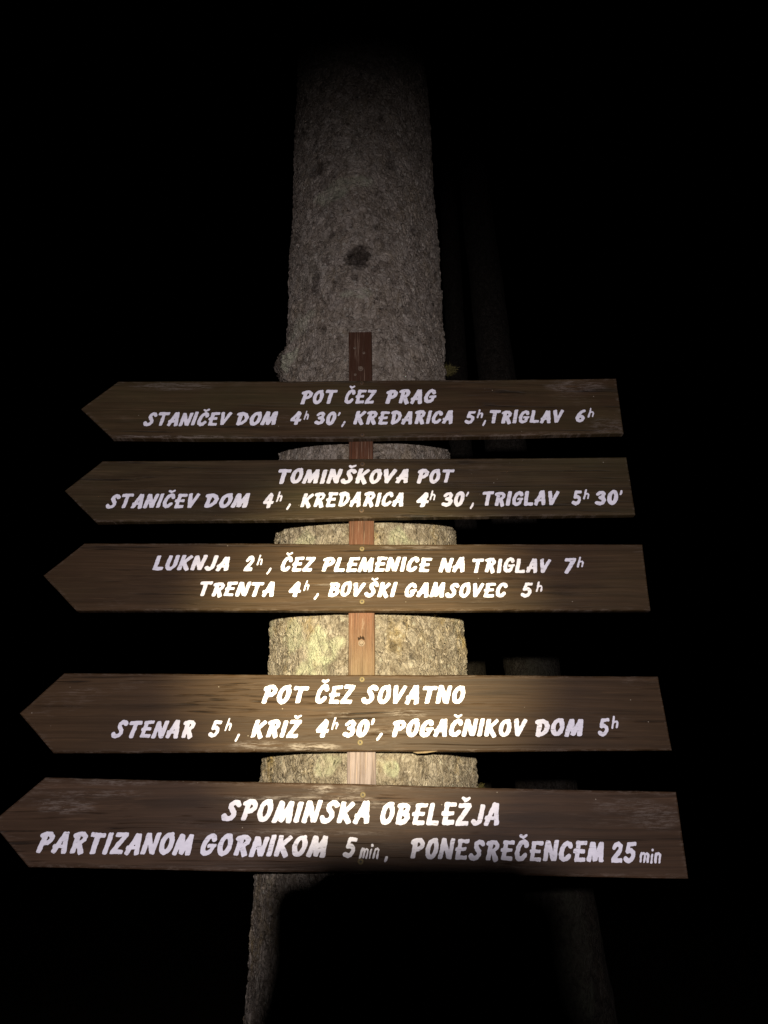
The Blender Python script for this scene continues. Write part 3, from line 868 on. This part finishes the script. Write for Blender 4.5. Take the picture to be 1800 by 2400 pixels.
LICH = [(th_at(-0.115, 1.80), 1.800, 0.040, 0.032, 0.95), (th_at(-0.135, 1.775), 1.775, 0.05, 0.02, 0.7), (th_at(-0.17, 1.84), 1.84, 0.03, 0.03, 0.6), (th_at(-0.12, 1.83), 1.83, 0.02, 0.02, 0.8),
        (th_at(-0.12, 2.875), 2.88, 0.05, 0.03, 0.55), (th_at(-0.06, 2.905), 2.905, 0.04, 0.02, 0.5), (th_at(0.028, 2.02), 2.02, 0.02, 0.02, 0.7), (th_at(0.055, 1.995), 2.0, 0.015, 0.02, 0.5),
        (th_at(0.016, 1.606), 1.608, 0.013, 0.013, 1.0), (th_at(-0.155, 2.02), 2.02, 0.03, 0.02, 0.5), (th_at(-0.10, 1.61), 1.615, 0.02, 0.02, 0.5), (-1.05, 2.475, 0.03, 0.02, 0.7), (-0.9, 2.55, 0.05, 0.03, 0.4), (th_at(-0.05, 2.58), 2.58, 0.03, 0.015, 0.5)]
me = trunk_mesh(zr, 560, main_axis, lambda z: smooth_interp(z, TR), 11, FEAT, True, LICH)
ox, oy = tree_root.location.x, tree_root.location.y
tk = link_mesh("trunk", me, bark_material("spruce_bark", 1.0), tree_root, (-ox, -oy, 0), True)


def moss(parent, centre, n, size, seed, name="moss_tuft"):
    rng = random.Random(seed)
    bm = bmesh.new()
    for _ in range(n):
        d = Vector((rng.gauss(0.5, .7), rng.gauss(-.5, .6), rng.gauss(.5, .6))).normalized()
        p = Vector((rng.gauss(0, size * .45), rng.gauss(0, size * .3), rng.gauss(0, size * .35)))
        L = size * rng.uniform(.35, .9)
        s = d.cross(Vector((rng.random(), rng.random(), rng.random()))).normalized() * size * 0.026
        t_ = p + d * L + Vector((0, 0, -L * .2))
        a, b, c = bm.verts.new(p - s), bm.verts.new(p + s), bm.verts.new(t_)
        m1 = bm.verts.new(p + d * L * .55 + s * .8); m2 = bm.verts.new(p + d * L * .55 - s * .8)
        bm.faces.new([a, b, m1, m2]); bm.faces.new([m2, m1, c])
    return from_bm(name, bm, M_MOSS, parent, (centre[0] - ox, centre[1] - oy, centre[2]))


moss(tree_root, (0.150, 0.195, 2.482), 420, 0.015, 5)
moss(tree_root, (0.177, 0.195, 1.583), 150, 0.007, 6)


# ------------------------------------------------------------------ darker forest behind
def back_tree(x, y, r0, lean, seed, label, mat, h=14, name="tree", lich=(), prof=(1.7, 1.5, 1.18, 1.06, .88, .62, .2)):
    root = empty(name, (x, y, 0))
    tag(root, label, "tree", "trees in the dark behind the signpost tree")
    rz = np.concatenate([np.arange(-0.3, 5.5, 0.02), np.arange(5.5, h, 0.25)])
    rad = lambda z: r0 * np.interp(z, [-.3, 0, .5, 1.2, 4, 9, 16], prof)
    axis = lambda z: (lean * z, 0 * z)
    me = trunk_mesh(rz, 140, axis, rad, seed, lichens=lich)
    link_mesh("trunk", me, mat, root, (0, 0, 0), True)
    return root


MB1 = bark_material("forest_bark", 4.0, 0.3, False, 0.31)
# leaning trunk seen between the boards on the right
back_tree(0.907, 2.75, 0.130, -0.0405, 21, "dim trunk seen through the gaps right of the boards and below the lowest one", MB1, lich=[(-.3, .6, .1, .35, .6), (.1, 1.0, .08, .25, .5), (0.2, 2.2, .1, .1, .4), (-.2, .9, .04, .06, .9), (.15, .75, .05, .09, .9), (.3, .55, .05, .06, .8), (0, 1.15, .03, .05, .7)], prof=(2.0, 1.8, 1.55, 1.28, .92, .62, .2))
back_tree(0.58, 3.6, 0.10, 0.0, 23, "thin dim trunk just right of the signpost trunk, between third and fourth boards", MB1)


# ------------------------------------------------------------------ forest floor
t = NT("leaf_litter")
n1 = t.noise(t.coords(), 3.0, 6, 0.65)
n2 = t.noise(t.coords(), 45, 4, 0.6)
c = t.mix(t.ramp(n2, [(0.35, 0), (0.65, 1)]), (0.018, 0.012, 0.007), (0.06, 0.040, 0.022))
c = t.mix(t.ramp(n1, [(0.5, 0), (0.62, 0.6)]), c, (0.02, 0.028, 0.008))
M_FLOOR = t.final(c, 0.95, 0.1, t.bump(n2, 0.02, 0.8))
gx = np.linspace(-60, 60, 121); gy = np.linspace(-40, 80, 121)
GX, GY = np.meshgrid(gx, gy)
GZ = 0.10 * vnoise(GX * .35, GY * .35, GX * 0, 5) + 0.05 * vnoise(GX * 1.1, GY * 1.1, GX * 0, 6) - 0.05
near = np.exp(-((GX / 2.5) ** 2 + ((GY + .8) / 2.5) ** 2)); GZ = GZ * (1 - near) - 0.0 * near
gv = np.stack([GX, GY, GZ], -1).reshape(-1, 3)
gf = [[j * 121 + i, j * 121 + i + 1, (j + 1) * 121 + i + 1, (j + 1) * 121 + i] for j in range(120) for i in range(120)]
me = bpy.data.meshes.new("forest_floor"); me.from_pydata(gv.tolist(), [], gf); me.update()
fl = link_mesh("forest_floor", me, M_FLOOR, None, (0, 0, 0), True)
tag(fl, kind="structure")


# ------------------------------------------------------------------ the photographer, behind the lens: phone, hands and headlamp shade the foot of the picture
M_PHONE = plain("phone_shell", (0.02, 0.02, 0.022), 0.35, 0, 0.5)
M_GLASS = plain("lens_glass", (0.01, 0.01, 0.012), 0.08, 0, 0.6)
M_SKIN = plain("skin", (0.48, 0.30, 0.22), 0.55, 0, 0.35, 120, 0.12)
M_COAT = plain("dark_jacket", (0.025, 0.028, 0.035), 0.85, 0, 0.2, 60, 0.3)
M_STRAP = plain("strap", (0.03, 0.03, 0.03), 0.8)


def rounded_box(name, sx, sy, sz, bev, mat, parent, loc, seg=4):
    bm = bmesh.new()
    bmesh.ops.create_cube(bm, size=1)
    for v in bm.verts: v.co = Vector((v.co.x * sx, v.co.y * sy, v.co.z * sz))
    es = [e for e in bm.edges if abs((e.verts[0].co - e.verts[1].co).normalized().y) > .9]
    bmesh.ops.bevel(bm, geom=es, offset=bev, segments=seg * 2, affect='EDGES', profile=.5)
    bmesh.ops.bevel(bm, geom=[e for e in bm.edges if len(e.link_faces) == 2 and e.calc_face_angle() > 1], offset=min(sy * .3, .002), segments=2, affect='EDGES')
    return from_bm(name, bm, mat, parent, loc)


phone = empty("smartphone", (-0.003, -1.2135, EYE - 0.123))
tag(phone, "black smartphone held upright in front of the signs, taking the photograph", "phone")
rounded_box("body", 0.086, 0.0085, 0.163, 0.014, M_PHONE, phone, (0, 0, 0.0785))
rounded_box("camera_housing", 0.034, 0.003, 0.034, 0.008, M_PHONE, phone, (0.003, 0.0060, 0.123))
bm = bmesh.new()
bmesh.ops.create_cone(bm, cap_ends=True, segments=32, radius1=0.0075, radius2=0.007, depth=0.002)
bmesh.ops.rotate(bm, verts=bm.verts, matrix=Matrix.Rotation(R(-90), 3, 'X'))
from_bm("lens", bm, M_GLASS, phone, (0.003, 0.0082, 0.123))


def skin_mesh(name, chains, mat, parent=None, subdiv=2):
    """chains: list of [(x,y,z,r),...]; a first point given as an int joins an existing vertex"""
    verts, rad, edges = [], [], []
    for ch in chains:
        prev = None
        for p in ch:
            if isinstance(p, int):
                prev = p; continue
            verts.append(p[:3]); rad.append(p[3])
            if prev is not None: edges.append((prev, len(verts) - 1))
            prev = len(verts) - 1
    me = bpy.data.meshes.new(name); me.from_pydata(verts, edges, []); me.update()
    o = bpy.data.objects.new(name, me); COL.objects.link(o)
    sk = o.modifiers.new("skin", 'SKIN'); sk.use_smooth_shade = True
    for v, r in zip(me.skin_vertices[0].data, rad): v.radius = (r, r)
    me.skin_vertices[0].data[0].use_root = True
    sb = o.modifiers.new("subdiv", 'SUBSURF'); sb.levels = subdiv; sb.render_levels = subdiv
    dg = bpy.context.evaluated_depsgraph_get()
    ev = bpy.data.meshes.new_from_object(o.evaluated_get(dg))
    bpy.data.objects.remove(o)
    return link_mesh(name, ev, mat, parent, (0, 0, 0), True)


person = empty("person", (0, -1.72, 0))
tag(person, "person in a dark jacket holding a phone up in both hands, headlamp on forehead", "person")
PY = 1.72
cy = -1.70
# body (jacket and trousers) as one surface, pelvis root first
body = [[(0, cy, .95, .135), (0, cy, 1.12, .125), (0, cy + .01, 1.28, .15), (0, cy - .005, 1.40, .105), (0, cy + .005, 1.465, .058)]]
for s in (-1, 1):
    body.append([3, (s * .15, cy, 1.385, .070), (s * .20, cy + .02, 1.34, .062), (s * .235, cy + .13, 1.14, .050), (s * .15, cy + .30, 1.24, .040), (s * .085, cy + .425, 1.42, .034)])
    body.append([0, (s * .09, cy, .86, .100), (s * .10, cy + .02, .50, .068), (s * .11, cy - .02, .12, .050), (s * .11, cy + .01, .06, .050), (s * .12, cy + .14, .045, .040)])
bd = skin_mesh("body", body, M_COAT, None)
for v in bd.data.vertices: v.co += Vector((0, PY, 0))
bd.parent = person
# head with nose, ears and hair cap
hd = skin_mesh("head", [[(0, cy + .005, 1.46, .050), (0, cy + .01, 1.52, .052), (0, cy + .035, 1.555, .072), (0, cy + .03, 1.625, .088), (0, cy + .02, 1.69, .070)],
                        [2, (0, cy + .10, 1.565, .028), (0, cy + .118, 1.563, .012)], [3, (.088, cy + .02, 1.60, .014)], [3, (-.088, cy + .02, 1.60, .014)]], M_SKIN)
for v in hd.data.vertices: v.co += Vector((0, PY, 0))
hd.parent = person
bm = bmesh.new()
bmesh.ops.create_uvsphere(bm, u_segments=32, v_segments=20, radius=1)
for v in list(bm.verts):
    if v.co.z < (-0.35 if v.co.y < 0.2 else 0.42): bm.verts.remove(v)
for v in bm.verts:
    k = 1 + 0.03 * math.sin(9 * v.co.x) * math.cos(11 * v.co.y)
    v.co = Vector((v.co.x * .092 * k, v.co.y * .098 * k, v.co.z * .105 * k))
from_bm("hair", bm, plain("dark_hair", (0.03, 0.02, 0.013), 0.7, 0, 0.3, 200, 0.4), person, (0, 0.042, 1.635), True)
for s in (-1, 1):
    bm = bmesh.new()
    bmesh.ops.create_uvsphere(bm, u_segments=16, v_segments=10, radius=0.011)
    from_bm("eye", bm, M_GLASS, person, (s * .032, 0.127, 1.592), True)
# hands: palm along each side of the phone, four fingers round its back, thumb on the screen side
for s in (-1, 1):
    ch = [[(s * .083, -1.262, 1.405, .026), (s * .070, -1.240, 1.44, .025), (s * .050, -1.234, 1.475, .017), (s * .043, -1.2300, 1.505, .0125), (s * .043, -1.2285, 1.53, .0105)]]
    for i, (zz, L) in enumerate(((1.546, .55), (1.527, .75), (1.508, .8), (1.490, .7))):
        ch.append([4 - i, (s * .0475, -1.2125, zz - .002, .0086), (s * .044, -1.2005, zz, .0080), (s * (.044 - .012 * L), -1.1995, zz - .002, .0072), (s * (.044 - .022 * L), -1.2003, zz - .004, .0060)])
    ch.append([2, (s * .050, -1.238, 1.485, .011), (s * .036, -1.2290, 1.500, .0095), (s * .022, -1.2260, 1.512, .0075)])
    hnd = skin_mesh("hand", ch, M_SKIN)
    for v in hnd.data.vertices: v.co += Vector((-0.003, PY, 0.029))
    hnd.parent = person
# headlamp: strap, housing, lens
hl = empty("headlamp", (-0.02, -1.595, EYE + 0.064))
tag(hl, "black headlamp strapped to the forehead of the person with the phone", "headlamp")
rounded_box("housing", 0.062, 0.034, 0.042, 0.012, M_PHONE, hl, (0, 0.004, 0))
bm = bmesh.new()
bmesh.ops.create_cone(bm, cap_ends=True, segments=32, radius1=0.017, radius2=0.016, depth=0.006)
bmesh.ops.rotate(bm, verts=bm.verts, matrix=Matrix.Rotation(R(-90), 3, 'X'))
from_bm("lens", bm, M_GLASS, hl, (0, 0.023, 0))
bm = bmesh.new()
N = 48
for i in range(N):
    pass
ring = []
for i in range(N):
    a = 2 * math.pi * i / N
    for dr, dz in ((0, -.012), (0, .012), (.003, .012), (.003, -.012)):
        bm.verts.new((0.02 + (.096 + dr) * math.cos(a), -0.078 + (.094 + dr) * math.sin(a), dz - 0.004))
bm.verts.ensure_lookup_table()
for i in range(N):
    j = (i + 1) % N
    for q in range(4):
        r_ = (q + 1) % 4
        bm.faces.new([bm.verts[i * 4 + q], bm.verts[j * 4 + q], bm.verts[j * 4 + r_], bm.verts[i * 4 + r_]])
bmesh.ops.recalc_face_normals(bm, faces=bm.faces)
from_bm("strap", bm, M_STRAP, hl)
